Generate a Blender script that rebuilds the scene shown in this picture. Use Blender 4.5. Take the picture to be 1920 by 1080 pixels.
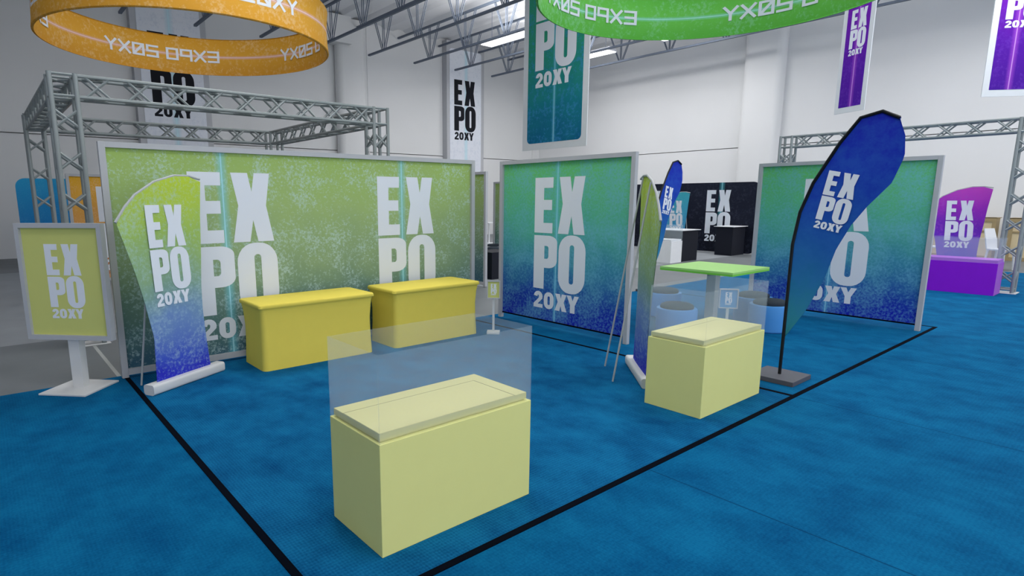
import bpy, bmesh, math, random
from mathutils import Vector, Matrix
for o in list(bpy.data.objects): bpy.data.objects.remove(o)
random.seed(7)
S = bpy.context.scene
col = S.collection
PI = math.pi

# ------------------------------------------------------------------ camera
cam = bpy.data.cameras.new('camera'); co = bpy.data.objects.new('camera', cam); col.objects.link(co)
right = Vector((0.7791757, -0.6268015, -0.0022476)); down = Vector((-0.1139440, -0.1381157, -0.9838398)); fwd = Vector((0.6163619, 0.7668402, -0.1790366))
m = Matrix.Identity(4)
for i in range(3):
    m[i][0] = right[i]; m[i][1] = -down[i]; m[i][2] = -fwd[i]
m.translation = Vector((0, 0, 2.1)); co.matrix_world = m
cam.sensor_fit = 'HORIZONTAL'; cam.sensor_width = 36.0; cam.lens = 1104.041 / 1920 * 36
cam.shift_x = (960 - 855.564) / 1920; cam.shift_y = (574.874 - 540) / 1920
cam.clip_start = 0.05; cam.clip_end = 200
S.camera = co

# ------------------------------------------------------------------ view, world
S.view_settings.view_transform = 'Standard'; S.view_settings.look = 'None'
S.view_settings.exposure = 0.46; S.view_settings.gamma = 1.0; S.view_settings.use_curve_mapping = False
w = bpy.data.worlds.new('hall_daylight'); S.world = w; w.use_nodes = True
w.node_tree.nodes['Background'].inputs[0].default_value = (0.93, 0.95, 0.98, 1)
w.node_tree.nodes['Background'].inputs[1].default_value = 1.12

def area(name, loc, rot, sx, sy, power, colr=(1, 0.985, 0.96)):
    l = bpy.data.lights.new(name, 'AREA'); l.shape = 'RECTANGLE'; l.size = sx; l.size_y = sy; l.energy = power; l.color = colr
    o = bpy.data.objects.new(name, l); col.objects.link(o); o.location = loc; o.rotation_euler = rot
    return o
# overhead hall lighting, above the booths and in the nearer part of the hall
for (x, y, p) in ((2, 2, 300), (9, 1, 300), (16, 2, 380), (23, 4, 560), (4, 9, 260), (12, 8, 330), (-5, 8, 130)):
    area('overhead_light', (x, y, 8.55), (0, 0, 0), 2.2, 2.2, p * 0.42)
for (x, y, p) in ((18.97, 19.9, 330), (24.3, 19.9, 260), (24.3, 14.4, 300)):   # the strip lamps in view
    area('strip_lamp_light', (x, y, 8.975), (0, 0, 0), 0.6, 2.9, p * 0.42)
for (x, y, p) in ((3.56, 6, 240), (13.95, 6, 280), (21.75, 8, 320), (6.16, 17, 200), (16.55, 18, 280), (21.75, 19, 220), (13.95, -3, 240)):   # added fill without fixtures, brightens the ceiling from between the joists
    area('ceiling_fill', (x, y, 8.9), (PI, 0, 0), 2.2, 3.2, p * 0.8)

# ------------------------------------------------------------------ materials
def lin(c):
    return tuple((v / 255 / 12.92) if v / 255 <= 0.04045 else ((v / 255 + 0.055) / 1.055) ** 2.4 for v in c) + (1,)
def newmat(name):
    mt = bpy.data.materials.new(name); mt.use_nodes = True
    nt = mt.node_tree; return mt, nt, nt.nodes['Principled BSDF']
def flat(name, c, rough=0.6, metal=0.0, spec=0.3, var=0.04, scale=6.0, bump=0.0):
    mt, nt, b = newmat(name); N, L = nt.nodes, nt.links
    tc = N.new('ShaderNodeTexCoord'); nz = N.new('ShaderNodeTexNoise'); nz.inputs['Scale'].default_value = scale; nz.inputs['Detail'].default_value = 4
    L.new(tc.outputs['Object'], nz.inputs['Vector'])
    mx = N.new('ShaderNodeMix'); mx.data_type = 'RGBA'
    cc = lin(c); mx.inputs[6].default_value = tuple(v * (1 - var) for v in cc[:3]) + (1,); mx.inputs[7].default_value = tuple(min(1, v * (1 + var)) for v in cc[:3]) + (1,)
    L.new(nz.outputs[0], mx.inputs[0]); L.new(mx.outputs[2], b.inputs['Base Color'])
    b.inputs['Roughness'].default_value = rough; b.inputs['Metallic'].default_value = metal; b.inputs['Specular IOR Level'].default_value = spec
    if bump:
        bp = N.new('ShaderNodeBump'); bp.inputs['Strength'].default_value = bump; bp.inputs['Distance'].default_value = 0.01
        L.new(nz.outputs[0], bp.inputs['Height']); L.new(bp.outputs[0], b.inputs['Normal'])
    return mt
def emis(name, c, s):
    mt, nt, b = newmat(name); b.inputs['Base Color'].default_value = lin(c); b.inputs['Emission Color'].default_value = lin(c); b.inputs['Emission Strength'].default_value = s
    return mt

def printed(name, stops, axis='Z', lo=0.0, hi=1.0, speck=(190, 220, 235), amount=0.5, streaks=(), streak_axis='X', streak_col=(120, 215, 235), fine=34.0, sw=0.03, soft=(0.56, 0.70), cloud=0.13):
    """printed fabric: colour ramp along an axis of the object, cloudy speckle, thin light streaks"""
    mt, nt, b = newmat(name); N, L = nt.nodes, nt.links
    tc = N.new('ShaderNodeTexCoord'); sp = N.new('ShaderNodeSeparateXYZ'); L.new(tc.outputs['Object'], sp.inputs[0])
    def math_(op, a, bb=None, clamp=False):
        n = N.new('ShaderNodeMath'); n.operation = op; n.use_clamp = clamp
        for i, v in enumerate((a, bb)):
            if v is None: continue
            if isinstance(v, (int, float)): n.inputs[i].default_value = v
            else: L.new(v, n.inputs[i])
        return n.outputs[0]
    ax = sp.outputs[axis]
    mr = N.new('ShaderNodeMapRange'); mr.inputs['From Min'].default_value = lo; mr.inputs['From Max'].default_value = hi; L.new(ax, mr.inputs['Value'])
    n1 = N.new('ShaderNodeTexNoise'); n1.inputs['Scale'].default_value = 1.7; n1.inputs['Detail'].default_value = 5; L.new(tc.outputs['Object'], n1.inputs['Vector'])
    wob = math_('ADD', mr.outputs[0], math_('MULTIPLY', math_('SUBTRACT', n1.outputs[0], 0.5), 0.30), True)
    cr = N.new('ShaderNodeValToRGB'); L.new(wob, cr.inputs[0])
    el = cr.color_ramp.elements
    while len(el) > 1: el.remove(el[-1])
    el[0].position = stops[0][0]; el[0].color = lin(stops[0][1])
    for p, c in stops[1:]:
        e = el.new(p); e.color = lin(c)
    n2 = N.new('ShaderNodeTexNoise'); n2.inputs['Scale'].default_value = fine; n2.inputs['Detail'].default_value = 6; n2.inputs['Roughness'].default_value = 0.72; L.new(tc.outputs['Object'], n2.inputs['Vector'])
    n3 = N.new('ShaderNodeTexNoise'); n3.inputs['Scale'].default_value = 2.3; n3.inputs['Detail'].default_value = 4; L.new(tc.outputs['Object'], n3.inputs['Vector'])
    cloud_amt = cloud
    cloud = N.new('ShaderNodeMapRange'); cloud.inputs['From Min'].default_value = 0.40; cloud.inputs['From Max'].default_value = 0.66; L.new(n3.outputs[0], cloud.inputs['Value'])
    th = math_('ADD', n2.outputs[0], math_('MULTIPLY', cloud.outputs[0], cloud_amt))
    spk = N.new('ShaderNodeMapRange'); spk.inputs['From Min'].default_value = soft[0]; spk.inputs['From Max'].default_value = soft[1]; spk.inputs['To Max'].default_value = amount; L.new(th, spk.inputs['Value'])
    mx = N.new('ShaderNodeMix'); mx.data_type = 'RGBA'; L.new(spk.outputs[0], mx.inputs[0]); L.new(cr.outputs[0], mx.inputs[6]); mx.inputs[7].default_value = lin(speck)
    out = mx.outputs[2]
    sax = sp.outputs[streak_axis]
    for s0 in streaks:
        d = math_('ABSOLUTE', math_('SUBTRACT', sax, s0))
        for wd, st, c in ((sw * 2.6, 0.55, streak_col), (sw * 0.42, 0.95, tuple(min(255, int(v + (255 - v) * 0.45)) for v in streak_col))):
            f = math_('MULTIPLY', math_('SUBTRACT', 1.0, math_('DIVIDE', d, wd), True), st)
            m2 = N.new('ShaderNodeMix'); m2.data_type = 'RGBA'; L.new(f, m2.inputs[0]); L.new(out, m2.inputs[6]); m2.inputs[7].default_value = lin(c); out = m2.outputs[2]
    L.new(out, b.inputs['Base Color']); b.inputs['Roughness'].default_value = 0.75; b.inputs['Specular IOR Level'].default_value = 0.15
    return mt

def wall_mat(name, c):
    mt, nt, b = newmat(name); N, L = nt.nodes, nt.links
    tc = N.new('ShaderNodeTexCoord'); nz = N.new('ShaderNodeTexNoise'); nz.inputs['Scale'].default_value = 0.35; nz.inputs['Detail'].default_value = 6; L.new(tc.outputs['Object'], nz.inputs['Vector'])
    mx = N.new('ShaderNodeMix'); mx.data_type = 'RGBA'; cc = lin(c)
    mx.inputs[6].default_value = tuple(v * 0.95 for v in cc[:3]) + (1,); mx.inputs[7].default_value = tuple(min(1, v * 1.04) for v in cc[:3]) + (1,)
    L.new(nz.outputs[0], mx.inputs[0]); L.new(mx.outputs[2], b.inputs['Base Color']); b.inputs['Roughness'].default_value = 0.85; b.inputs['Specular IOR Level'].default_value = 0.2
    return mt

def carpet_mat(name, c1, c2, ribs=0.0, seams=False):
    mt, nt, b = newmat(name); N, L = nt.nodes, nt.links
    tc = N.new('ShaderNodeTexCoord')
    mp = N.new('ShaderNodeMapping'); mp.inputs['Scale'].default_value = (1, 0.75, 1); L.new(tc.outputs['Object'], mp.inputs[0])
    big = N.new('ShaderNodeTexNoise'); big.inputs['Scale'].default_value = 2.6; big.inputs['Detail'].default_value = 8; big.inputs['Roughness'].default_value = 0.62; L.new(mp.outputs[0], big.inputs['Vector'])
    fine = N.new('ShaderNodeTexNoise'); fine.inputs['Scale'].default_value = 70; fine.inputs['Detail'].default_value = 3; L.new(tc.outputs['Object'], fine.inputs['Vector'])
    ad = N.new('ShaderNodeMath'); ad.operation = 'MULTIPLY_ADD'; ad.inputs[1].default_value = 0.45; L.new(fine.outputs[0], ad.inputs[0]); L.new(big.outputs[0], ad.inputs[2])
    last = ad.outputs[0]
    if ribs:
        ck = N.new('ShaderNodeTexWave'); ck.wave_type = 'BANDS'; ck.bands_direction = 'X'; ck.inputs['Scale'].default_value = 14.0; ck.inputs['Distortion'].default_value = 0.6; ck.inputs['Detail'].default_value = 1; L.new(tc.outputs['Object'], ck.inputs['Vector'])
        ck2 = N.new('ShaderNodeTexWave'); ck2.wave_type = 'BANDS'; ck2.bands_direction = 'Y'; ck2.inputs['Scale'].default_value = 11.0; ck2.inputs['Distortion'].default_value = 0.6; ck2.inputs['Detail'].default_value = 1; L.new(tc.outputs['Object'], ck2.inputs['Vector'])
        mu = N.new('ShaderNodeMath'); mu.operation = 'ADD'; L.new(ck.outputs[1], mu.inputs[0]); L.new(ck2.outputs[1], mu.inputs[1])
        a2 = N.new('ShaderNodeMath'); a2.operation = 'MULTIPLY_ADD'; a2.inputs[1].default_value = ribs; L.new(mu.outputs[0], a2.inputs[0]); L.new(last, a2.inputs[2]); last = a2.outputs[0]
    mr = N.new('ShaderNodeMapRange'); mr.inputs['From Min'].default_value = 0.50; mr.inputs['From Max'].default_value = 0.92 + ribs; L.new(last, mr.inputs['Value'])
    mx = N.new('ShaderNodeMix'); mx.data_type = 'RGBA'; mx.inputs[6].default_value = lin(c1); mx.inputs[7].default_value = lin(c2); L.new(mr.outputs[0], mx.inputs[0]); out = mx.outputs[2]
    if seams:   # the joints between the carpet's rolls, 2.73 m apart
        sp = N.new('ShaderNodeSeparateXYZ'); L.new(tc.outputs['Object'], sp.inputs[0])
        pp = N.new('ShaderNodeMath'); pp.operation = 'PINGPONG'; a0 = N.new('ShaderNodeMath'); a0.operation = 'ADD'; a0.inputs[1].default_value = 20.66; L.new(sp.outputs['X'], a0.inputs[0])
        pp.inputs[1].default_value = 1.3635; L.new(a0.outputs[0], pp.inputs[0])
        lt = N.new('ShaderNodeMath'); lt.operation = 'LESS_THAN'; lt.inputs[1].default_value = 0.007; L.new(pp.outputs[0], lt.inputs[0])
        ms = N.new('ShaderNodeMath'); ms.operation = 'MULTIPLY'; ms.inputs[1].default_value = 0.7; L.new(lt.outputs[0], ms.inputs[0])
        m3 = N.new('ShaderNodeMix'); m3.data_type = 'RGBA'; L.new(ms.outputs[0], m3.inputs[0]); L.new(out, m3.inputs[6]); m3.inputs[7].default_value = lin((4, 54, 92)); out = m3.outputs[2]
    L.new(out, b.inputs['Base Color'])
    b.inputs['Roughness'].default_value = 0.95; b.inputs['Specular IOR Level'].default_value = 0.05
    bp = N.new('ShaderNodeBump'); bp.inputs['Strength'].default_value = 0.35; bp.inputs['Distance'].default_value = 0.006; L.new(last, bp.inputs['Height']); L.new(bp.outputs[0], b.inputs['Normal'])
    return mt

def concrete_mat():
    mt, nt, b = newmat('concrete'); N, L = nt.nodes, nt.links
    tc = N.new('ShaderNodeTexCoord'); sp = N.new('ShaderNodeSeparateXYZ'); L.new(tc.outputs['Object'], sp.inputs[0])
    nz = N.new('ShaderNodeTexNoise'); nz.inputs['Scale'].default_value = 0.9; nz.inputs['Detail'].default_value = 8; L.new(tc.outputs['Object'], nz.inputs['Vector'])
    # baked floor shading put into the colour as wide bands of two tones
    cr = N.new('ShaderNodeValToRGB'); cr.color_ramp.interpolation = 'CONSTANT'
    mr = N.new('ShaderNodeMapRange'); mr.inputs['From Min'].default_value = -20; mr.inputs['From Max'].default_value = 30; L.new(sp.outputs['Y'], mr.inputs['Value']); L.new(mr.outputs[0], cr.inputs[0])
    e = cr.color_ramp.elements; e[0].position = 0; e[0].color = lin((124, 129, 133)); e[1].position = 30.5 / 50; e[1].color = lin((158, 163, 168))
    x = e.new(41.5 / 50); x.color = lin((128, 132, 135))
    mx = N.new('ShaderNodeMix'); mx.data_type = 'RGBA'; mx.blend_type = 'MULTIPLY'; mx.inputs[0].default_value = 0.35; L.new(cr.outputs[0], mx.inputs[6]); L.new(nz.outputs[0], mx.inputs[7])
    # pale scuffed line
    d = N.new('ShaderNodeMath'); d.operation = 'SUBTRACT'; d.inputs[1].default_value = 1.12; L.new(sp.outputs['X'], d.inputs[0])
    ab = N.new('ShaderNodeMath'); ab.operation = 'ABSOLUTE'; L.new(d.outputs[0], ab.inputs[0])
    lt = N.new('ShaderNodeMath'); lt.operation = 'LESS_THAN'; lt.inputs[1].default_value = 0.022; L.new(ab.outputs[0], lt.inputs[0])
    m2 = N.new('ShaderNodeMix'); m2.data_type = 'RGBA'; ml = N.new('ShaderNodeMath'); ml.operation = 'MULTIPLY'; L.new(lt.outputs[0], ml.inputs[0]); L.new(nz.outputs[0], ml.inputs[1])
    L.new(ml.outputs[0], m2.inputs[0]); L.new(mx.outputs[2], m2.inputs[6]); m2.inputs[7].default_value = lin((205, 208, 205))
    L.new(m2.outputs[2], b.inputs['Base Color']); b.inputs['Roughness'].default_value = 0.55; b.inputs['Specular IOR Level'].default_value = 0.25
    return mt

def glass_mat(name, a, c=(215, 228, 235)):
    mt = bpy.data.materials.new(name); mt.use_nodes = True; nt = mt.node_tree; N, L = nt.nodes, nt.links; N.clear()
    out = N.new('ShaderNodeOutputMaterial'); mix = N.new('ShaderNodeMixShader'); tr = N.new('ShaderNodeBsdfTransparent'); df = N.new('ShaderNodeBsdfDiffuse')
    tl = N.new('ShaderNodeBsdfTranslucent'); ad = N.new('ShaderNodeMixShader'); df.inputs[0].default_value = lin(c); tl.inputs[0].default_value = lin(c)
    ad.inputs[0].default_value = 0.5; L.new(df.outputs[0], ad.inputs[1]); L.new(tl.outputs[0], ad.inputs[2])
    mix.inputs[0].default_value = a; L.new(tr.outputs[0], mix.inputs[1]); L.new(ad.outputs[0], mix.inputs[2]); L.new(mix.outputs[0], out.inputs[0])
    return mt

M = {}
M['wall'] = wall_mat('painted_wall', (220, 221, 222)); M['wall_r'] = wall_mat('painted_wall_right', (229, 230, 232))
M['ceil'] = wall_mat('ceiling_deck', (228, 229, 233))
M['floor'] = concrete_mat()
M['carpet'] = carpet_mat('aisle_carpet', (0, 68, 114), (10, 102, 148), 0.05, True); M['booth'] = carpet_mat('booth_carpet', (0, 56, 104), (18, 106, 154), 0.10)
M['tape'] = flat('black_tape', (3, 8, 20), 0.95, spec=0.05)
M['frame'] = flat('brushed_aluminium_frame', (182, 184, 189), 0.5, 0.0, 0.3)
M['white_metal'] = flat('white_painted_metal', (212, 213, 214), 0.5)
M['truss'] = flat('truss_aluminium', (140, 148, 150), 0.45, 0.15, 0.5)
M['joist'] = flat('joist_steel', (98, 108, 124), 0.6)
M['letter'] = flat('white_print', (226, 231, 240), 0.8, var=0.01)
M['letter_black'] = flat('black_print', (16, 18, 28), 0.8)
M['lime_case'] = flat('pale_lime_laminate', (232, 231, 148), 0.55, var=0.02); M['lime_top'] = flat('pale_lime_top', (218, 214, 152), 0.5, var=0.015)
M['groove'] = flat('dark_groove', (84, 82, 50))
M['yellow'] = flat('yellow_stretch_cover', (232, 212, 90), 0.8, var=0.03)
M['glass'] = glass_mat('clear_acrylic', 0.10)
M['green_top'] = flat('green_laminate', (162, 214, 122), 0.5); M['green_edge'] = flat('green_edge_band', (120, 202, 70), 0.5)
M['grey_post'] = flat('grey_post', (176, 180, 182), 0.5)
M['ott'] = flat('light_blue_vinyl', (72, 146, 216), 0.55); M['cushion'] = flat('charcoal_cushion', (40, 50, 60), 0.85)
M['black'] = flat('black_cover', (16, 20, 34), 0.7); M['black_pole'] = flat('black_pole', (10, 12, 18), 0.4)
M['plate'] = flat('dark_steel_plate', (84, 84, 92), 0.5)
M['purple'] = flat('purple_laminate', (136, 14, 208), 0.5); M['purple_l'] = flat('light_purple_laminate', (176, 96, 214), 0.5)
M['white'] = flat('white_plastic', (232, 234, 238), 0.45)
M['cream'] = flat('plywood', (206, 190, 154), 0.8, var=0.12, scale=3); M['wood'] = flat('crate_frame_wood', (158, 140, 104), 0.8, var=0.15, scale=4)
M['hangwhite'] = flat('white_banner_border', (218, 222, 227), 0.8)
M['lamp'] = emis('lit_diffuser', (250, 250, 255), 2.6); M['lampbody'] = flat('white_lamp_housing', (215, 217, 222), 0.5)

# ------------------------------------------------------------------ mesh helpers
class MB:
    def __init__(self): self.v = []; self.f = []
    def box(self, x0, x1, y0, y1, z0, z1):
        b = len(self.v)
        self.v += [(x, y, z) for z in (z0, z1) for y in (y0, y1) for x in (x0, x1)]
        self.f += [tuple(b + i for i in q) for q in ((0, 2, 3, 1), (4, 5, 7, 6), (0, 1, 5, 4), (2, 6, 7, 3), (0, 4, 6, 2), (1, 3, 7, 5))]
        return self
    def tube(self, pts, r, n=8, flatten=None):
        pts = [Vector(p) for p in pts]; rings = []
        up0 = None
        for i, p in enumerate(pts):
            t = (pts[min(i + 1, len(pts) - 1)] - pts[max(i - 1, 0)]).normalized()
            a = Vector((0, 0, 1)) if abs(t.z) < 0.9 else Vector((1, 0, 0))
            if up0 is not None: a = up0
            u = (a - t * a.dot(t)).normalized(); up0 = u; v = t.cross(u)
            b = len(self.v)
            for k in range(n):
                an = 2 * PI * (k + 0.5) / n
                self.v.append(tuple(p + u * math.cos(an) * r + v * math.sin(an) * r))
            rings.append(b)
        for i in range(len(rings) - 1):
            a, b = rings[i], rings[i + 1]
            for k in range(n): self.f.append((a + k, a + (k + 1) % n, b + (k + 1) % n, b + k))
        self.f.append(tuple(rings[0] + k for k in reversed(range(n)))); self.f.append(tuple(rings[-1] + k for k in range(n)))
        return self
    def prism(self, poly, fn, t):
        """poly: 2D outline; fn maps (u,v,depth)->xyz; t thickness"""
        b = len(self.v); n = len(poly)
        self.v += [tuple(fn(u, v, 0)) for u, v in poly] + [tuple(fn(u, v, t)) for u, v in poly]
        self.f.append(tuple(b + i for i in range(n))); self.f.append(tuple(b + n + i for i in reversed(range(n))))
        for i in range(n): j = (i + 1) % n; self.f.append((b + j, b + i, b + n + i, b + n + j))
        return self
    def loft(self, rings):
        base = []; n = len(rings[0])
        for r in rings: base.append(len(self.v)); self.v += [tuple(p) for p in r]
        for i in range(len(base) - 1):
            a, c = base[i], base[i + 1]
            for k in range(n): self.f.append((a + k, a + (k + 1) % n, c + (k + 1) % n, c + k))
        self.f.append(tuple(base[0] + k for k in reversed(range(n)))); self.f.append(tuple(base[-1] + k for k in range(n)))
        return self
    def build(self, name, mat, parent=None, smooth=False, bevel=0.0):
        me = bpy.data.meshes.new(name); me.from_pydata(self.v, [], self.f); me.update()
        bm = bmesh.new(); bm.from_mesh(me)
        bmesh.ops.triangulate(bm, faces=[f for f in bm.faces if len(f.verts) > 8])
        bmesh.ops.recalc_face_normals(bm, faces=bm.faces); bm.to_mesh(me); bm.free()
        o = bpy.data.objects.new(name, me); col.objects.link(o); me.materials.append(mat)
        if parent: o.parent = parent
        if smooth:
            for p in me.polygons: p.use_smooth = True
            md = o.modifiers.new('es', 'EDGE_SPLIT'); md.split_angle = math.radians(40)
        if bevel:
            md = o.modifiers.new('bv', 'BEVEL'); md.width = bevel; md.segments = 2; md.limit_method = 'ANGLE'
        return o
def thing(name, label, cat, loc=(0, 0, 0), rz=0.0, group=None):
    o = bpy.data.objects.new(name, None); col.objects.link(o); o.location = loc; o.rotation_euler = (0, 0, rz); o.empty_display_size = 0.2
    o['label'] = label; o['category'] = cat
    if group: o['group'] = group
    return o
def tag(o, label, cat, group=None, kind=None):
    o['label'] = label; o['category'] = cat
    if group: o['group'] = group
    if kind: o['kind'] = kind
    return o
def struct(name, mb, mat, parent=None):
    o = mb.build(name, mat, parent)
    if not parent: o['kind'] = 'structure'
    return o
def box(*a): return MB().box(*a)

# ------------------------------------------------------------------ lettering
# condensed block letters: EX over PO over 20XY, in a block one unit wide and 2.03 units tall (v runs down)
def arc(cx, cy, rx, ry, a0, a1, n=6): return [(cx + rx * math.cos(a0 + (a1 - a0) * i / n), cy + ry * math.sin(a0 + (a1 - a0) * i / n)) for i in range(n + 1)]
def rrect(x0, y0, x1, y1, r, rv=None, n=5):
    rv = rv or r
    return arc(x1 - r, y0 + rv, r, rv, -PI / 2, 0, n) + arc(x1 - r, y1 - rv, r, rv, 0, PI / 2, n) + arc(x0 + r, y1 - rv, r, rv, PI / 2, PI, n) + arc(x0 + r, y0 + rv, r, rv, PI, 1.5 * PI, n)
def ringquads(outer, inner):
    n = len(outer); return [[outer[i], outer[(i + 1) % n], inner[(i + 1) % n], inner[i]] for i in range(n)]
def gE(x, y, w, h, fat=0.5):
    s = w * fat; a = h * 0.185
    return [[(x, y), (x + s, y), (x + s, y + h), (x, y + h)], [(x + s, y), (x + w, y), (x + w * .99, y + a), (x + s, y + a)],
            [(x + s, y + h * .40), (x + w * .95, y + h * .40), (x + w * .95, y + h * .58), (x + s, y + h * .58)],
            [(x + s, y + h - a), (x + w, y + h - a), (x + w, y + h), (x + s, y + h)]]
def gX(x, y, w, h, k=.16):
    m_ = y + h * .47
    L_, R_ = x + w * k, x + w * (1 - k)
    return [[(x + w * .02, y), (x + w * .42, y), (x + w * .5, y + h * .27), (x + w * .5, m_), (L_, m_)],
            [(x + w * .58, y), (x + w * .96, y), (R_, m_), (x + w * .5, m_), (x + w * .5, y + h * .27)],
            [(L_, m_), (x + w * .5, m_), (x + w * .5, y + h * .68), (x + w * .40, y + h), (x, y + h)],
            [(R_, m_), (x + w, y + h), (x + w * .60, y + h), (x + w * .5, y + h * .68), (x + w * .5, m_)]]
def gP(x, y, w, h):
    s = w * .46; q = []
    q.append([(x, y), (x + s, y), (x + s, y + h), (x, y + h)])
    r = w * .36; hb = h * .60; cx = x + w - r
    outer = [(x + s, y)] + arc(cx, y + h * .12, r, h * .12, -PI / 2, 0, 6) + arc(cx, y + hb - h * .14, r, h * .14, 0, PI / 2, 6) + [(x + s, y + hb)]
    ix = x + w * .62; inner = [(x + s, y + h * .19)] + arc(ix - w * .06, y + h * .24, w * .08, h * .05, -PI / 2, 0, 6) + arc(ix - w * .06, y + hb - h * .22, w * .08, h * .05, 0, PI / 2, 6) + [(x + s, y + hb - h * .17)]
    for i in range(len(outer) - 1): q.append([outer[i], outer[i + 1], inner[i + 1], inner[i]])
    return q
def gO(x, y, w, h, slot=0.13, rc=0.44, vert=0.165):
    o = rrect(x, y, x + w, y + h, w * rc, w * rc * 1.05, 6); hw = w * slot / 2 + w * .02
    i = rrect(x + w / 2 - hw, y + h * vert, x + w / 2 + hw, y + h * (1 - vert), hw * .9, hw * .9, 6)
    return ringquads(o, i)
def g2(x, y, w, h):
    t = h * .22
    q = [[(x, y + h - t), (x + w, y + h - t), (x + w, y + h), (x, y + h)]]
    o = [(x + w * .02, y + h * .30)] + arc(x + w * .5, y + h * .32, w * .48, h * .32, PI, 2 * PI, 8) + [(x + w * .95, y + h * .45), (x + w * .45, y + h - t)]
    i = [(x + w * .40, y + h * .34)] + arc(x + w * .5, y + h * .33, w * .09, h * .10, PI, 2 * PI, 8) + [(x + w * .55, y + h * .42), (x, y + h - t)]
    for k in range(len(o) - 1): q.append([o[k], o[k + 1], i[k + 1], i[k]])
    return q
def gY(x, y, w, h):
    c = x + w * .5; s = w * .19; m_ = y + h * .55
    return [[(x, y), (x + w * .36, y), (c, y + h * .30), (c, m_), (c - s, m_)], [(x + w, y), (x + w * .64, y), (c, y + h * .30), (c, m_), (c + s, m_)],
            [(c - s, m_), (c + s, m_), (c + s, y + h), (c - s, y + h)]]
def expo_block():
    q = gE(0, 0, .375, .843) + gX(.487, 0, .513, .843) + gP(0, .883, .48, .838) + gO(.515, .858, .515, .88)
    b = 1.765; h = .265
    return [q[:8], q[8:], g2(.015, b, .195, h) + gO(.235, b, .205, h, .2, .46, .24) + gX(.465, b, .24, h, .25) + gY(.70, b, .235, h)]
EXPO = expo_block()
def lettering(parent, fn, mat=None, t=0.004, name='lettering', quads=None, clip=None):
    for row in ([quads] if quads else EXPO):
        mb = MB()
        for q in row: mb.prism(q, fn, t)
        mb.build(name, mat or M['letter'], parent)
def planar(x0, ztop, wid, y, hscale=1.0):
    """letters on a plane facing -Y: block left at x0, top at ztop, width wid"""
    return lambda u, v, d: (x0 + u * wid, y - d, ztop - v * wid * hscale)

# ------------------------------------------------------------------ room
WY, WX, CZ = 27.0, 28.54, 10.6
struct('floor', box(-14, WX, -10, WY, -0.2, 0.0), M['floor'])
mb = MB()
mb.box(-14, WX + .4, WY, WY + .4, -.2, 4.47).box(-14, WX + .4, WY, WY + .4, 4.51, CZ + .5).box(-14, WX + .4, WY + .25, WY + .4, 4.47, 4.51)
struct('wall_back', mb, M['wall'])
mb = MB()
mb.box(WX, WX + .4, -10, WY, -.2, 4.465).box(WX, WX + .4, -10, WY, 4.50, CZ + .5).box(WX + .25, WX + .4, -10, WY, 4.465, 4.50)
struct('wall_right', mb, M['wall_r'])
mb = MB().box(-14.4, -14, -10, WY, -.2, CZ + .5); struct('wall_left', mb, M['wall'])
# ceiling: profiled deck, ribs running along Y
mb = MB(); xs = []; x = -14.0; prof = [(0, 0), (.55, 0), (.75, .14), (1.15, .14), (1.35, 0)]
while x < WX + .3:
    for dx, dz in prof[:-1]: xs.append((x + dx, CZ + dz - .05))
    x += 1.35
b0 = len(mb.v)
for X_, Z_ in xs: mb.v += [(X_, -10, Z_), (X_, WY + .2, Z_), (X_, -10, Z_ + .06), (X_, WY + .2, Z_ + .06)]
for i in range(len(xs) - 1):
    a = b0 + 4 * i; c = a + 4
    mb.f += [(a, a + 1, c + 1, c), (a + 2, c + 2, c + 3, a + 3), (a, c, c + 2, a + 2), (a + 1, a + 3, c + 3, c + 1)]
mb.f += [(0, 2, 3, 1), (a + 4, a + 5, a + 7, a + 6)]
struct('ceiling', mb, M['ceil'])
# pilasters on the walls (rounded nosings)
def pil_ring(x0, x1, y0, y1, r, z):
    return [(px, py, z) for px, py in rrect(x0, y0, x1, y1, r, r, 5)]
def pilaster(name, x0, x1, y0, y1, r, z1, mat):
    mb = MB(); mb.loft([pil_ring(x0, x1, y0, y1, r, 0), pil_ring(x0, x1, y0, y1, r, z1)]); o = mb.build(name, mat, None, True); o['kind'] = 'structure'; return o
pilaster('trim_1', 14.15, 15.7, 26.5, 27.1, .3, CZ - .04, M['wall'])
struct('trim_2', box(13.4, 14.75, 26.2, 27, 9.35, CZ - .04), M['wall'])
pilaster('trim_3', 28.0, 28.7, 12.2, 13.95, .3, CZ - .04, M['wall_r'])
struct('trim_4', box(5.38, 8.18, 26.6, 27, 0, CZ - .04), M['frame'])
struct('trim_5', box(20.75, 23.45, 26.6, 27, 0, CZ - .04), M['frame'])
# vertical panel joints in the back wall
for n_, xj in enumerate((16.0, 27.9)):
    struct('trim_%d' % (6 + n_), box(xj, xj + .03, 26.97, 27.0, 0, CZ - .04), M['wall'])

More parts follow.
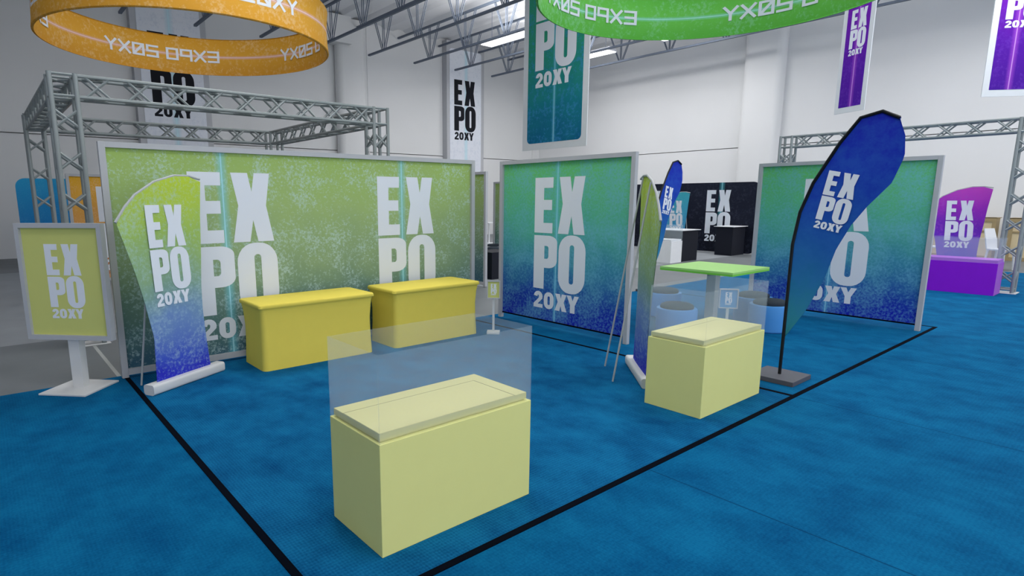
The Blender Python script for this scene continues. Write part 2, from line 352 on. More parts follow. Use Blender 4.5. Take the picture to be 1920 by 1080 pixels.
# carpets
tag(box(-9, 22.95, -9, 7.88, 0.0, 0.010).build('carpet', M['carpet']), 'large bright blue aisle carpet laid over the concrete floor around the booths', 'carpet')
tag(box(1.20, 6.59, 2.47, 7.86, 0.010, 0.014).build('booth_carpet', M['booth']), 'ribbed blue booth carpet under the two yellow tables and nearer lime case', 'carpet', 'booth carpets')
tag(box(6.64, 12.06, 2.47, 7.86, 0.010, 0.013).build('booth_carpet', M['carpet']), 'blue booth carpet under the green topped table and the ottomans', 'carpet', 'booth carpets')
def tape(x0, x1, y0, y1, lab): tag(box(x0, x1, y0, y1, 0.010, 0.0155).build('floor_tape', M['tape']), lab, 'tape', 'black floor tape lines')
tape(1.15, 12.11, 2.42, 2.47, 'long black tape line running past the front of both booths')
tape(1.15, 1.20, 2.47, 7.86, 'black tape line running from the lime sign stand to the bottom of the picture')
tape(6.585, 6.645, 2.47, 7.86, 'black tape line between the two booths, behind the retractable banner seen edge on')
tape(12.06, 12.11, 2.47, 7.86, 'black tape line at the far right end of the second booth')

# ------------------------------------------------------------------ ceiling joists
JG = 'open web steel joists under the ceiling'
JX = [2.26, 4.87, 7.46, 10.06, 12.65, 15.25, 17.85, 20.45, 23.05, 25.6]
def joist(x, lab):
    j = thing('roof_joist', lab, 'joist', (x, 0, 8.77), 0, JG)
    MB().box(-.055, .055, -6, 25.5, -.02, .06).build('bottom_chord', M['joist'], j)
    MB().box(-.055, .055, -6, 26.9, 1.42, 1.5).build('top_chord', M['joist'], j)
    nodes = []; y = 24.19
    while y > -5: nodes.append(y); y -= 2.66
    for yn in nodes:
        mb = MB()
        for dx in (-.04, .04):
            for dy in (-.72, 0, .72):
                mb.tube([(dx, yn + dy * .12, .02), (dx, yn + dy, 1.44)], .020, 4)
        mb.build('web_brace', M['joist'], j)
names = ['leftmost roof joist, above the orange ring', 'second roof joist from the left, above the orange ring', 'roof joist whose end shows inside the orange ring at left', 'roof joist whose end shows in the middle of the orange ring',
         'roof joist that emerges just right of the orange ring near the top', 'roof joist ending above the right tower of the left truss', 'roof joist ending left of the second white wall banner', 'roof joist ending in front of the second white wall banner', 'roof joist ending between the white wall banner and the green hanging banner', 'rightmost roof joist, passing behind the green ring']
for x, nm in zip(JX, names): joist(x, nm)
def lamp(x, y, lab):
    t = thing('ceiling_lamp', lab, 'lamp', (x, y, 8.98), 0, 'strip lamps between the roof joists')
    MB().loft([[( -.36, -1.5, .03), (.36, -1.5, .03), (.36, 1.5, .03), (-.36, 1.5, .03)], [(-.2, -1.5, .2), (.2, -1.5, .2), (.2, 1.5, .2), (-.2, 1.5, .2)]]).build('housing', M['lampbody'], t)
    MB().box(-.32, .32, -1.47, 1.47, 0, .035).build('diffuser', M['lamp'], t)
    MB().tube([(0, -1.1, .2), (0, -1.1, 1.5)], .012, 5).build('hanger_rod', M['joist'], t); MB().tube([(0, 1.1, .2), (0, 1.1, 1.5)], .012, 5).build('hanger_rod', M['joist'], t)
lamp(18.97, 19.9, 'lit strip lamp left of the green hanging banner')
lamp(24.3, 19.9, 'lit strip lamp just right of the green hanging banner')
lamp(24.3, 14.4, 'lit strip lamp mostly hidden above the bottom of the green ring')

# ------------------------------------------------------------------ framed fabric walls
LIME = [(0.0, (58, 96, 116)), (0.18, (92, 126, 122)), (0.45, (136, 162, 124)), (0.75, (158, 184, 118)), (1.0, (160, 190, 104))]
GREENBLUE = [(0.0, (22, 32, 176)), (0.14, (26, 60, 168)), (0.36, (60, 140, 168)), (0.64, (88, 180, 150)), (1.0, (106, 198, 110))]
M['fab_lime'] = printed('lime_print', LIME, 'Z', .1, 2.68, (190, 216, 216), .58, (1.33, 4.04), 'X', (110, 205, 225), sw=.032)
M['fab_gb_a'] = printed('green_blue_print', GREENBLUE, 'Z', .12, 2.68, (112, 184, 212), .62, (1.30,), 'X', (110, 205, 235), sw=.02, fine=26, soft=(.47, .76), cloud=.17)
M['fab_gb_b'] = printed('green_blue_print_b', GREENBLUE, 'Z', .12, 2.68, (112, 184, 212), .62, (1.345,), 'X', (110, 205, 235), sw=.02, fine=26, soft=(.47, .76), cloud=.17)
M['fab_lime_b'] = printed('lime_print_b', LIME, 'Z', .1, 2.68, (196, 222, 220), .6, (), 'X')
M['fab_orange'] = printed('orange_print', [(0, (190, 120, 80)), (.5, (220, 160, 90)), (1, (232, 176, 48))], 'Z', .3, 2.7, (235, 190, 150), .6, (), 'X')
def framed_wall(label, loc, rz, W, fabric, letters, group=None, rail=True, H=2.745):
    t = thing('framed_banner_wall', label, 'banner wall', loc, rz, group)
    d = .07
    MB().box(0, .07, 0, d, .012, H).build('post', M['frame'], t, bevel=.004); MB().box(W - .07, W, 0, d, .012, H).build('post', M['frame'], t, bevel=.004)
    MB().box(.07, W - .07, 0.002, d, H - .062, H).build('top_rail', M['frame'], t)
    if rail: MB().box(.07, W - .07, 0.002, d, .045, .118).build('bottom_rail', M['frame'], t)
    else: MB().box(.07, W - .07, .035, d, .095, .117).build('bottom_rail', M['tape'], t); MB().box(.0, .12, -.03, d + .03, 0, .012).build('foot', M['frame'], t)
    MB().box(.068, W - .068, .045, .055, .117, H - .061).build('fabric_panel', fabric, t)
    for x0 in letters: lettering(t, planar(x0, 2.443, 1.05, .044), t=.002)
    return t
framed_wall('very long lime green framed fabric wall lettered EXPO 20XY twice, behind the yellow tables', (1.127, 7.73, 0), 0, 5.50, M['fab_lime'], (.915, 3.60), 'framed fabric walls')
t = framed_wall('green to blue framed fabric wall lettered EXPO 20XY, standing between the yellow tables and the edge-on banner', (7.15, 7.687, 0), -PI / 2, 2.74, M['fab_gb_a'], (.818,), 'framed fabric walls', False)
framed_wall('green to blue framed fabric wall behind the large blue feather flag', (11.5, 5.26, 0), -PI / 2, 2.74, M['fab_gb_b'], (.82,), 'framed fabric walls', False)
framed_wall('lime framed fabric wall seen as a strip through the gap beside the far yellow table', (9.40, 14.2, 0), -PI / 2, 3.62, M['fab_lime_b'], (), 'framed fabric walls')
framed_wall('farthest lime framed fabric wall, a narrow sliver against the left edge of the green and blue wall', (15.33, 16.82, 0), -PI / 2, 3.0, M['fab_lime_b'], (), 'framed fabric walls')
M['fab_orange_l'] = M['fab_orange']
framed_wall('orange framed fabric wall seen through the left truss tower', (1.79, 17.5, 0), 0, 2.74, M['fab_orange'], (.62,), 'framed fabric walls')

# curved-corner fabric walls (no visible frame)
M['fab_black'] = printed('black_print', [(0, (16, 20, 34)), (1, (30, 34, 50))], 'Z', 0, 2.7, (66, 72, 92), .35, (2.25, 4.6), 'X', (90, 190, 205), sw=.05, fine=10)
M['fab_blue'] = printed('blue_print', [(0, (36, 110, 196)), (1, (44, 156, 208))], 'Z', .5, 2.8, (90, 180, 215), .4, (), 'X')
def rounded_wall(label, loc, rz, W, H, fabric, letters, group=None):
    t = thing('curved_corner_banner_wall', label, 'banner wall', loc, rz, group)
    out = rrect(0, .0, W, H, .26, .26, 6)
    MB().prism([(u, H - v) for u, v in out], lambda u, v, d: (u, d, v + .02), .06).build('fabric_cover', fabric, t)
    for x0 in letters: lettering(t, planar(x0, 2.44, .99, -.001), t=.003)
    MB().box(.35, .65, 0, .34, 0, .02).build('foot', M['grey_post'], t); MB().box(W - .65, W - .35, 0, .34, 0, .02).build('foot', M['grey_post'], t)
    return t
rounded_wall('black fabric wall with rounded corners and white EXPO 20XY lettering, behind the black counters', (22.86, 16.4, 0), -PI / 2, 6.05, 2.71, M['fab_black'], (1.70, 4.0), 'rounded fabric walls')
rounded_wall('plain blue fabric wall with rounded corners, seen through the far left truss tower', (1.02, 23.0, 0), 0, 2.6, 2.76, M['fab_blue'], (), 'rounded fabric walls')

# ------------------------------------------------------------------ skirted yellow tables
def skirted(label, x0, x1, y0, y1):
    t = thing('skirted_table', label, 'table', ((x0 + x1) / 2, (y0 + y1) / 2, .014), 0, 'yellow covered tables along the lime wall')
    hx, hy = (x1 - x0) / 2, (y1 - y0) / 2
    def rg(e, z, r): return [(u, v, z) for u, v in rrect(-hx - e, -hy - e, hx + e, hy + e, r, r, 5)]
    MB().loft([rg(0, 0, .07), rg(-.004, .1, .07), rg(-.012, .3, .07), rg(-.015, .5, .065), rg(-.006, .68, .055), rg(.006, .775, .045), rg(.010, .785, .04)]).build('skirt', M['yellow'], t, True)
    MB().loft([rg(.018, .782, .04), rg(.024, .79, .04), rg(.024, .822, .05), rg(.018, .832, .06), rg(.0, .836, .07)]).build('tabletop_cover', M['yellow'], t, True)
skirted('nearer left yellow covered table, beside the retractable banner', 2.53, 4.09, 6.92, 7.60)
skirted('yellow covered table on the right of the pair, nearer the small lime sign', 4.42, 5.97, 6.88, 7.58)

# ------------------------------------------------------------------ glass topped display cases
def case(label, x0, x1, y0, y1, z0=.0, mats=None, h=.722, group='display cases with clear covers', cover=1.25, open_=False):
    body, top = mats or (M['lime_case'], M['lime_top'])
    t = thing('display_case', label, 'display case', (x0, y0, z0), 0, group)
    X, Y = x1 - x0, y1 - y0
    MB().box(0, X, 0, Y, 0, h - z0).build('body', body, t, bevel=.003)
    z = h - z0
    MB().box(.03, X - .03, .04, Y - .032, z - .002, z + .010).box(.018, X - .018, .028, Y - .02, z + .010, z + .055).build('lid', top, t, bevel=.003)
    if mats is None:
        MB().box(.018, X - .14, .028, Y - .155, z + .0555, z + .0575).build('top_panel', M['lime_top'], t)
        MB().box(.018, X - .132, Y - .155, Y - .148, z + .0555, z + .0565).box(X - .14, X - .132, .028, Y - .148, z + .0555, z + .0565).build('groove', M['groove'], t)
    c = cover - z0; g = .006
    mb = MB(); e = .001
    mb.box(e, X - e, e, e + g, z + .0005, c); mb.box(e, X - e, Y - e - g, Y - e, z + .0005, c); mb.box(e, e + g, e + g, Y - e - g, z + .0005, c); mb.box(X - e - g, X - e, e + g, Y - e - g, z + .0005, c)
    mb.build('clear_cover', M['glass'], t)
case('pale lime display case with a clear cover, nearest in the picture', 1.635, 2.865, 2.735, 3.345, .014)
case('pale lime display case with a clear cover, at the foot of the blue feather flag', 5.195, 6.42, 2.725, 3.34, .014)
case('white display case beside the black counter in the far booth', 17.68, 18.34, 10.7, 11.9, 0, (M['white'], M['white']))
# purple counter with cover
t = thing('display_case', 'long purple counter with a clear cover, in front of the purple banner', 'display case', (16.98, 2.53, .010), 0, 'display cases with clear covers')
MB().box(0, .62, 0, 1.65, 0, .70).build('body', M['purple'], t, bevel=.003)
MB().box(.01, .61, .012, 1.64, .70, .77).build('lid', M['purple_l'], t)
MB().box(.001, .619, -.004, .0005, 0.002, .699).build('end_panel', M['purple_l'], t)
MB().box(.002, .008, .002, 1.645, .701, 1.23).box(.612, .618, .002, 1.645, .701, 1.23).box(.008, .612, .002, .008, .701, 1.23).box(.008, .612, 1.639, 1.645, .701, 1.23).build('clear_cover', M['glass'], t)

# ------------------------------------------------------------------ lime sign stand, rotated 45 degrees
def sign_stand(label, cx, cy, rz, W, z0, z1, plate, face, group, text=True, postw=.1, z=0.0, fr=.05, d=.07, mat=None):
    t = thing('sign_stand', label, 'sign', (cx, cy, z), rz, group)
    MB().box(-plate / 2, plate / 2, -plate / 2, plate / 2, 0, .02 if plate > .4 else .03).build('base_plate', M['white_metal'], t, bevel=.004)
    MB().box(-postw / 2, postw / 2, -.02, -.02 + postw * .7, .02, z0 + .02).build('post', M['white_metal'], t)
    y0 = -.03 - d / 2
    MB().box(-W / 2, W / 2, y0, y0 + d, z1 - fr, z1).box(-W / 2, W / 2, y0, y0 + d, z0, z0 + fr).box(-W / 2, -W / 2 + fr, y0, y0 + d, z0 + fr, z1 - fr).box(W / 2 - fr, W / 2, y0, y0 + d, z0 + fr, z1 - fr).build('frame', mat or M['frame'], t)
    MB().box(-W / 2 + fr, W / 2 - fr, y0 + d * .5, y0 + d * .6, z0 + fr, z1 - fr).build('face_panel', face, t)
    H = z1 - z0; wl = min(W * .50, (H - 2 * fr) * .70 / 2.03)
    lettering(t, planar(-wl * .5, z1 - H * .175, wl, y0 + d * .5 - .0005, H * .64 / (2.03 * wl)), t=.002)
    return t
M['face_lime'] = flat('lime_sign_print', (204, 208, 122), .7, var=.03); M['face_blue'] = flat('blue_sign_print', (70, 148, 206), .7)
sign_stand('large lime sign on a post and square plate, at the far left of the booth', .685, 7.64, -PI / 4, 1.0, .575, 1.85, .55, M['face_lime'], 'post mounted signs', z=.010, postw=.13)
sign_stand('small lime sign on a thin post, just right of the yellow tables', 6.17, 6.74, -PI / 4, .205, .56, .84, .2, M['face_lime'], 'post mounted signs', postw=.035, z=.014, fr=.014, d=.03)
sign_stand('small light blue sign on a thin post behind the right lime case', 8.16, 4.0, math.radians(-53), .25, .56, .84, .2, M['face_blue'], 'post mounted signs', postw=.035, z=.013, fr=.014, d=.03)

# ------------------------------------------------------------------ retractable sail banners
SL = [(-.408, .07), (-.389, .617), (-.478, 1.073), (-.545, 1.34), (-.706, 1.864)]
SA = [(-.706, 1.864), (-.58, 2.02), (-.452, 2.14), (-.204, 2.279), (.065, 2.352), (.27, 2.355), (.431, 2.323)]
SR = [(.431, 2.323), (.385, 1.9), (.356, 1.472), (.322, 1.1), (.315, .814), (.335, .45), (.371, .07)]
def sail(label, cx, cy, ang, fabric, z=0.014, scale=1.0, group='sail shaped fabric banners on a roller base', letter=None):
    t = thing('sail_banner', label, 'banner', (cx, cy, z), math.radians(ang), group); t.scale = (scale, 1, 1)
    MB().loft([[(x, v, u) for u, v in rrect(0, -.075, .115, .075, .028, .028, 3)] for x in (-.52, .52)]).build('roller_base', M['white_metal'], t, True)
    # fabric as a gently bowed grid between its left and right edges
    def ev(pl, zz):
        for (a, b), (c, d) in zip(pl, pl[1:]):
            if b <= zz <= d: return a + (c - a) * (zz - b) / (d - b)
        return pl[-1][0]
    SRr = list(reversed(SR)); mb = MB(); rows = []
    zs = [.07 + (2.35 - .07) * i / 40 for i in range(41)]
    arcl = [(x, z_) for x, z_ in SA if x <= .17] ; nC = 13
    for zz in zs:
        xl = ev(SL, zz) if zz <= 1.864 else ev(sorted(SA[:5], key=lambda p: p[1]), zz)
        xr = ev(SRr, zz) if zz <= 2.323 else .431 - (zz - 2.323) / .03 * .2
        row = []
        for i in range(nC):
            u = i / (nC - 1); x = xl + (xr - xl) * u
            y = -.0 + .03 * math.sin(PI * u) * math.sin(PI * min(1, zz / 2.3))
            row.append((x, y, zz))
        rows.append(row)
    for side in (0, 1):
        b = len(mb.v)
        for row in rows: mb.v += [(x, y + side * .006, z_) for x, y, z_ in row]
        for r in range(len(rows) - 1):
            for i in range(nC - 1):
                q = (b + r * nC + i, b + r * nC + i + 1, b + (r + 1) * nC + i + 1, b + (r + 1) * nC + i); mb.f.append(q if side == 0 else q[::-1])
    mb.build('fabric', fabric, t, True)
    MB().tube([(x, .012, z_) for x, z_ in SA], .014, 8).build('top_bow', M['grey_post'], t, True)
    for s in (-1, 1): MB().tube([(s * .32, .355, .013), (s * .22, .03, 2.27 if s < 0 else 2.33)], .011, 6).build('support_leg', M['grey_post'], t, True)
    def fn(u, v, d):
        x = -.361 + .055 * v / 2.03 + u * .50 ; zz = 2.036 - v * .543
        uu = min(1, max(0, (x + .45) / .85)); y = -.0 + .03 * math.sin(PI * uu) * math.sin(PI * min(1, zz / 2.3))
        return (x, y - .003 - d, zz)
    lettering(t, fn, letter)
M['sail_lime'] = printed('sail_lime_print', [(0, (44, 48, 188)), (.10, (62, 86, 196)), (.28, (112, 144, 194)), (.46, (128, 162, 146)), (.72, (158, 190, 96)), (1, (188, 210, 60))], 'Z', .1, 2.35, (176, 206, 214), .5, fine=26, soft=(.52, .74))
M['sail_purple'] = printed('sail_purple_print', [(0, (80, 60, 200)), (.45, (112, 44, 184)), (.72, (158, 50, 190)), (1, (204, 76, 200))], 'Z', .7, 2.35, (170, 90, 200), .4, fine=20)
M['sail_teal'] = printed('sail_teal_print', [(0, (70, 150, 210)), (1, (64, 170, 186))], 'Z', .8, 2.35, (120, 190, 210), .4, fine=20)
sail('lime to blue sail shaped banner facing the camera, beside the left yellow table', 1.69, 7.11, 29, M['sail_lime'])
sail('lime to blue sail shaped banner seen edge on, beside the right lime case', 5.98, 3.94, 45, M['sail_lime'])
sail('purple sail shaped banner behind the purple counter', 18.1, 3.42, -82, M['sail_purple'], .010)
sail('teal sail shaped banner standing behind the far black counter', 20.55, 12.25, -88, M['sail_teal'], 0.0)

# ------------------------------------------------------------------ feather flags
FP = [(0, .03), (.002, .6), (.003, 1.2), (.003, 1.579), (.048, 1.939), (.153, 2.257), (.371, 2.665), (.536, 2.902), (.722, 2.945), (.872, 2.868)]
FR = [(.872, 2.86), (.933, 2.70), (.951, 2.497), (.873, 2.242), (.683, 2.004), (.558, 1.808), (.444, 1.548), (.362, 1.221), (.209, .84), (.02, .507)]
M['flag_blue'] = printed('flag_blue_print', [(0, (52, 142, 152)), (.25, (36, 116, 162)), (.5, (26, 84, 168)), (.78, (20, 48, 172)), (1, (24, 26, 168))], 'Z', .5, 2.95, (50, 116, 190), .28, fine=7, soft=(.45, .75), cloud=.2)
def feather(label, bx, by, ang, z=.013):
    t = thing('feather_flag', label, 'flag', (bx, by, z), math.radians(ang), 'blue feather flags on dark plates')
    MB().box(-.25, .25, -.25, .25, 0, .055).build('base_plate', M['plate'], t, bevel=.004)
    MB().tube([(x, 0, z_) for x, z_ in FP], .018, 8).build('pole', M['black_pole'], t, True)
    edge = [(x + .012, z_) for x, z_ in FP[3:]] ; edge = [(.012, .507), (.013, 1.1)] + edge
    left = edge; right = FR[::-1]
    def interp(pl, k, n):
        L_ = [0]
        for a, b in zip(pl, pl[1:]): L_.append(L_[-1] + math.dist(a, b))
        s = L_[-1] * k / n
        for i in range(len(pl) - 1):
            if s <= L_[i + 1] + 1e-9:
                f = (s - L_[i]) / max(1e-9, L_[i + 1] - L_[i]); return (pl[i][0] + (pl[i + 1][0] - pl[i][0]) * f, pl[i][1] + (pl[i + 1][1] - pl[i][1]) * f)
        return pl[-1]
    mb = MB(); n = 44; nC = 9
    for side in (0, 1):
        b = len(mb.v)
        for k in range(n + 1):
            a = interp(left, k, n); c = interp(right, k, n)
            for i in range(nC):
                u = i / (nC - 1); x = a[0] + (c[0] - a[0]) * u; z_ = a[1] + (c[1] - a[1]) * u
                mb.v.append((x, side * .005 + .012 * math.sin(PI * u) * math.sin(z_ * 2.5), z_))
        for k in range(n):
            for i in range(nC - 1):
                q = (b + k * nC + i, b + k * nC + i + 1, b + (k + 1) * nC + i + 1, b + (k + 1) * nC + i); mb.f.append(q if side == 0 else q[::-1])
    mb.build('fabric', M['flag_blue'], t, True)
    lettering(t, lambda u, v, d: (.303 + u * .294 - .103 * v / 2.03, -.014 - d, 2.385 - u * .061 - v * .606 / 2.03), t=.002)
    lettering(t, lambda u, v, d: (.303 + u * .294 - .103 * v / 2.03, .019 + d, 2.385 - u * .061 - v * .606 / 2.03), t=.002)
feather('large blue feather flag with EXPO 20XY in front of the right green and blue wall', 7.166, 2.83, -90)
feather('farther blue feather flag behind the ottomans, seen over the edge-on banner', 11.85, 7.60, -2)

# ------------------------------------------------------------------ table and ottomans
t = thing('square_table', 'square bar table with a bright green top and grey post', 'table', (9.32, 4.84, .013), 0)
MB().box(-.61, .61, -.61, .61, .935, .965).build('edge_band', M['green_edge'], t); MB().box(-.61, .61, -.61, .61, .965, .995).build('tabletop', M['green_top'], t)
MB().box(-.075, .075, -.075, .075, .02, .935).build('post', M['grey_post'], t); MB().box(-.3, .3, -.3, .3, 0, .02).build('base_plate', M['grey_post'], t, bevel=.004)
M['green_edge'].name = 'green_edge_band'
def circ(r, z, n=32): return [(r * math.cos(2 * PI * k / n), r * math.sin(2 * PI * k / n), z) for k in range(n)]
def ottoman(label, x, y, z=.013, mat=None, group='blue ottomans around the green table'):
    t = thing('ottoman', label, 'ottoman', (x, y, z), 0, group)
    MB().loft([circ(.275, 0), circ(.295, .02), circ(.305, .2), circ(.305, .40), circ(.297, .425), circ(.27, .428)]).build('drum', mat or M['ott'], t, True)
    MB().loft([circ(.245, .42), circ(.25, .45), circ(.238, .478), circ(.195, .50), circ(.1, .513), circ(.02, .516)]).build('cushion', M['cushion'], t, True)
ottoman('light blue ottoman on the near left side of the green table', 8.30, 4.86)
ottoman('light blue ottoman on the far left side of the green table', 9.56, 5.87)
ottoman('light blue ottoman on the far right side of the green table', 10.28, 4.60)
ottoman('light blue ottoman nearest the pole of the large feather flag', 9.74, 4.09)

# ------------------------------------------------------------------ trusses
TR = .022
def truss_run(mb, p0, p1, a, b, w=.30, step=.53, cr=.024, dr=.0155, hm=.155):
    """box truss from p0 to p1 (corner line), cross-section spanned by unit vectors a,b"""
    p0, p1, a, b = Vector(p0), Vector(p1), Vector(a), Vector(b); L_ = (p1 - p0).length; d = (p1 - p0) / L_
    cs = [p0, p0 + a * w, p0 + a * w + b * w, p0 + b * w]
    for c in cs: mb.tube([c, c + d * L_], cr, 8)
    n = max(1, int(L_ / step)); st = L_ / n
    for k in range(4):
        c0, c1 = cs[k], cs[(k + 1) % 4]
        for i in range(n):
            m0 = st * (i + .5); hh = min(hm, st * .34)
            mb.tube([c0 + d * (m0 - hh), c1 + d * (m0 + hh)], dr, 6); mb.tube([c0 + d * (m0 + hh), c1 + d * (m0 - hh)], dr, 6)
def tower(parent, x, y, H=3.815, z0=.01):
    mb = MB(); truss_run(mb, (x, y, z0 + .08), (x, y, H - .32), (1, 0, 0), (0, 1, 0), dr=.020, hm=.125)
    for dx in (0, .3):
        for dy in (0, .3): mb.tube([(x + dx, y + dy, z0), (x + dx, y + dy, H)], .034, 10)
    for zz in (z0 + .09, H - .02, H - .30):
        for (a, b) in (((0, 0), (.3, 0)), ((.3, 0), (.3, .3)), ((.3, .3), (0, .3)), ((0, .3), (0, 0))): mb.tube([(x + a[0], y + a[1], zz), (x + b[0], y + b[1], zz)], .02, 6)
    o = mb.build('tower', M['truss'], parent, True)
    MB().box(x - .08, x + .38, y - .08, y + .38, z0, z0 + .012).build('base_plate', M['white_metal'], o, bevel=.002)
def beam(parent, p0, p1, a, b, stp):
    mb = MB(); truss_run(mb, p0, p1, a, b, .28, stp, .027, .020); mb.build('beam', M['truss'], parent, True)
t = thing('truss_gantry', 'square grey box truss frame on four towers, behind the lime wall under the orange ring', 'truss', (0, 0, 0), 0, 'grey box truss structures')
X0, X1, Y0, Y1, ZB = .965, 6.02, 9.95, 15.0, 3.51
for x in (X0, X1):
    for y in (Y0, Y1): tower(t, x, y, 3.815, 0.0)
for y in (Y0, Y1): beam(t, (X0 + .3, y + .01, ZB), (X1, y + .01, ZB), (0, 1, 0), (0, 0, 1), .515)
for x in (X0, X1): beam(t, (x + .01, Y0 + .3, ZB), (x + .01, Y1, ZB), (1, 0, 0), (0, 0, 1), .515)
t = thing('truss_arch', 'grey box truss arch on two towers, at the right beside the purple counter', 'truss', (0, 0, 0), 0, 'grey box truss structures')
tower(t, 17.68, 2.34, 3.815, .010); tower(t, 17.78, 7.30, 3.815, .010)
beam(t, (17.69, 2.64, ZB), (17.79, 7.30, ZB), (1, 0, 0), (0, 0, 1), .515)
bpy.context.view_layer.update()

# ------------------------------------------------------------------ hanging rings
def stroke_glyph(ch):
    # techno letters as centre-line strokes in a 1x1 cell
    return {'E': [[(1, 0), (0, 0), (0, 1), (1, 1)], [(0, .5), (.95, .5)]], 'X': [[(0, 0), (1, 1)], [(1, 0), (0, 1)]], 'P': [[(0, 1), (0, 0), (1, 0), (1, .58), (.15, .58)]], 'O': [[(0, 0), (1, 0), (1, 1), (0, 1), (0, 0)]],
            '2': [[(0, 0), (1, 0), (1, .5), (0, .5), (0, 1), (1, 1)]], '0': [[(0, 0), (1, 0), (1, 1), (0, 1), (0, 0)], [(.1, .1), (.9, .9)]], 'Y': [[(0, 0), (.5, .5), (1, 0)], [(.5, .5), (.5, 1)]]}[ch]
def stroke_quads(text, cw=.78, gap=.32, th=.20, space=.45):
    q = []; x = 0.0
    for ch in text:
        if ch == ' ': x += space; continue
        for pl in stroke_glyph(ch):
            for (a, b), (c, d) in zip(pl, pl[1:]):
                a_, c_ = x + a * cw, x + c * cw; dx, dy = c_ - a_, d - b; L_ = math.hypot(dx, dy); ux, uy = dx / L_, dy / L_; nx, ny = -uy * th / 2, ux * th / 2; e = th / 2
                n = max(1, int(L_ / .2))
                for i in range(n):
                    s0 = -e + (L_ + 2 * e) * i / n; s1 = -e + (L_ + 2 * e) * (i + 1) / n
                    P0 = (a_ + ux * s0, b + uy * s0); P1 = (a_ + ux * s1, b + uy * s1)
                    q.append([(P0[0] + nx, P0[1] + ny), (P1[0] + nx, P1[1] + ny), (P1[0] - nx, P1[1] - ny), (P0[0] - nx, P0[1] - ny)])
        x += cw + gap
    return q, x - gap
M['ring_o'] = printed('orange_ring_print', [(0, (208, 150, 50)), (.5, (220, 164, 58)), (1, (206, 150, 44))], 'Z', 0, .8, (226, 190, 140), .55, (.40,), 'Z', (226, 190, 214), fine=14, sw=.018)
M['ring_g'] = printed('green_ring_print', [(0, (96, 182, 70)), (.5, (112, 200, 84)), (1, (96, 186, 70))], 'Z', 0, .8, (150, 214, 170), .4, (.38,), 'Z', (150, 225, 225), fine=14, sw=.018)
def ring(label, cx, cy, z, R, Hh, mat, phi0):
    t = thing('hanging_ring_sign', label, 'hanging sign', (cx, cy, z), 0, 'printed fabric rings hung from the roof')
    n = 96; mb = MB(); prof = [(0, .012), (Hh * .02, .03), (Hh * .2, .012), (Hh * .5, 0), (Hh * .8, .012), (Hh * .98, .03), (Hh, .012)]
    prof = [(zz, e) for zz, e in prof] + [(zz, e - .022) for zz, e in reversed(prof)]
    k = len(prof)
    for i in range(n):
        a = 2 * PI * i / n
        for zz, e in prof: mb.v.append(((R + e) * math.cos(a), (R + e) * math.sin(a), zz))
    for i in range(n):
        for j in range(k): mb.f.append((i * k + j, ((i + 1) % n) * k + j, ((i + 1) % n) * k + (j + 1) % k, i * k + (j + 1) % k))
    mb.build('fabric_band', mat, t, True)
    q, W = stroke_quads('EXPO 20XY'); n1_ = len(stroke_quads('EXPO')[0]); h = .215; arcw = math.radians(54) * R; s = arcw / W
    for g in range(4):
        for side, nm in ((-1, 'lettering'), (1, 'lettering')):
            rr = R + (-.027 if side < 0 else .005)
            def fn(u, v, d, rr=rr, g=g, side=side):
                a = math.radians(phi0 + 90 * g) + u * s / R; r = rr + side * d
                return (r * math.cos(a), r * math.sin(a), Hh * .5 + h / 2 - v * h)
            lettering(t, fn, t=.003, quads=q[:n1_]); lettering(t, fn, t=.003, quads=q[n1_:])
ring('orange fabric ring with repeated white EXPO 20XY, hung above the left truss', 3.644, 12.678, 4.99, 2.55, .80, M['ring_o'], 62)
ring('bright green fabric ring with repeated white EXPO 20XY, top middle', 9.21, 5.10, 5.20, 2.70, .78, M['ring_g'], 61)

# ------------------------------------------------------------------ hanging banners
def hang(label, P, ang, W, z0, z1, mat, bx, bz, tx, ttop, tw, hs, group='white bordered banners hung from the roof', r=.12, lm=None):
    t = thing('hanging_banner', label, 'banner', (P[0], P[1], z0), math.radians(ang), group)
    MB().box(0, W, 0, .02, 0, z1 - z0).build('backing', M['hangwhite'], t)
    MB().prism([(u, v) for u, v in rrect(bx, bz, W - bx, z1 - z0 - bz, r, r, 6)], lambda u, v, d: (u, -d, v), .004).build('print_panel', mat, t)
    lettering(t, planar(tx, ttop - z0, tw, -.004, hs), lm, t=.003)
    MB().box(-.04, W + .04, -.02, .04, z1 - z0, z1 - z0 + .05).build('top_bar', M['grey_post'], t)
M['hang_g'] = printed('hanging_green_print', [(0, (14, 98, 140)), (.25, (24, 126, 140)), (.5, (44, 146, 120)), (1, (60, 160, 120))], 'Z', 0, 5.5, (60, 140, 205), .6, (1.29,), 'X', (110, 200, 235), fine=9, sw=.03)
M['hang_p'] = printed('hanging_purple_print', [(0, (70, 22, 150)), (.3, (84, 20, 160)), (.6, (110, 24, 170)), (1, (160, 40, 190))], 'Z', 0, 4, (110, 60, 190), .4, (.49,), 'X', (176, 84, 214), fine=12, sw=.035)
hang('large green to blue hanging banner with white letters, in front of the far wall', (13.73, 13.715), -90, 2.55, 3.60, 9.4, M['hang_g'], .20, .2, .50, 8.66, 1.53, 1.041, r=.14)
hang('narrow purple hanging banner, right of the green ring', (17.88, 6.36), -118.2, .93, 4.27, 8.6, M['hang_p'], .125, .14, .26, 6.74, .46, 1.16, r=.01)
hang('purple hanging banner cut off by the right edge of the picture', (17.33, 3.30), -47.8, 1.1, 4.27, 8.6, M['hang_p'], .125, .14, .235, 6.76, .62, .87, r=.01)
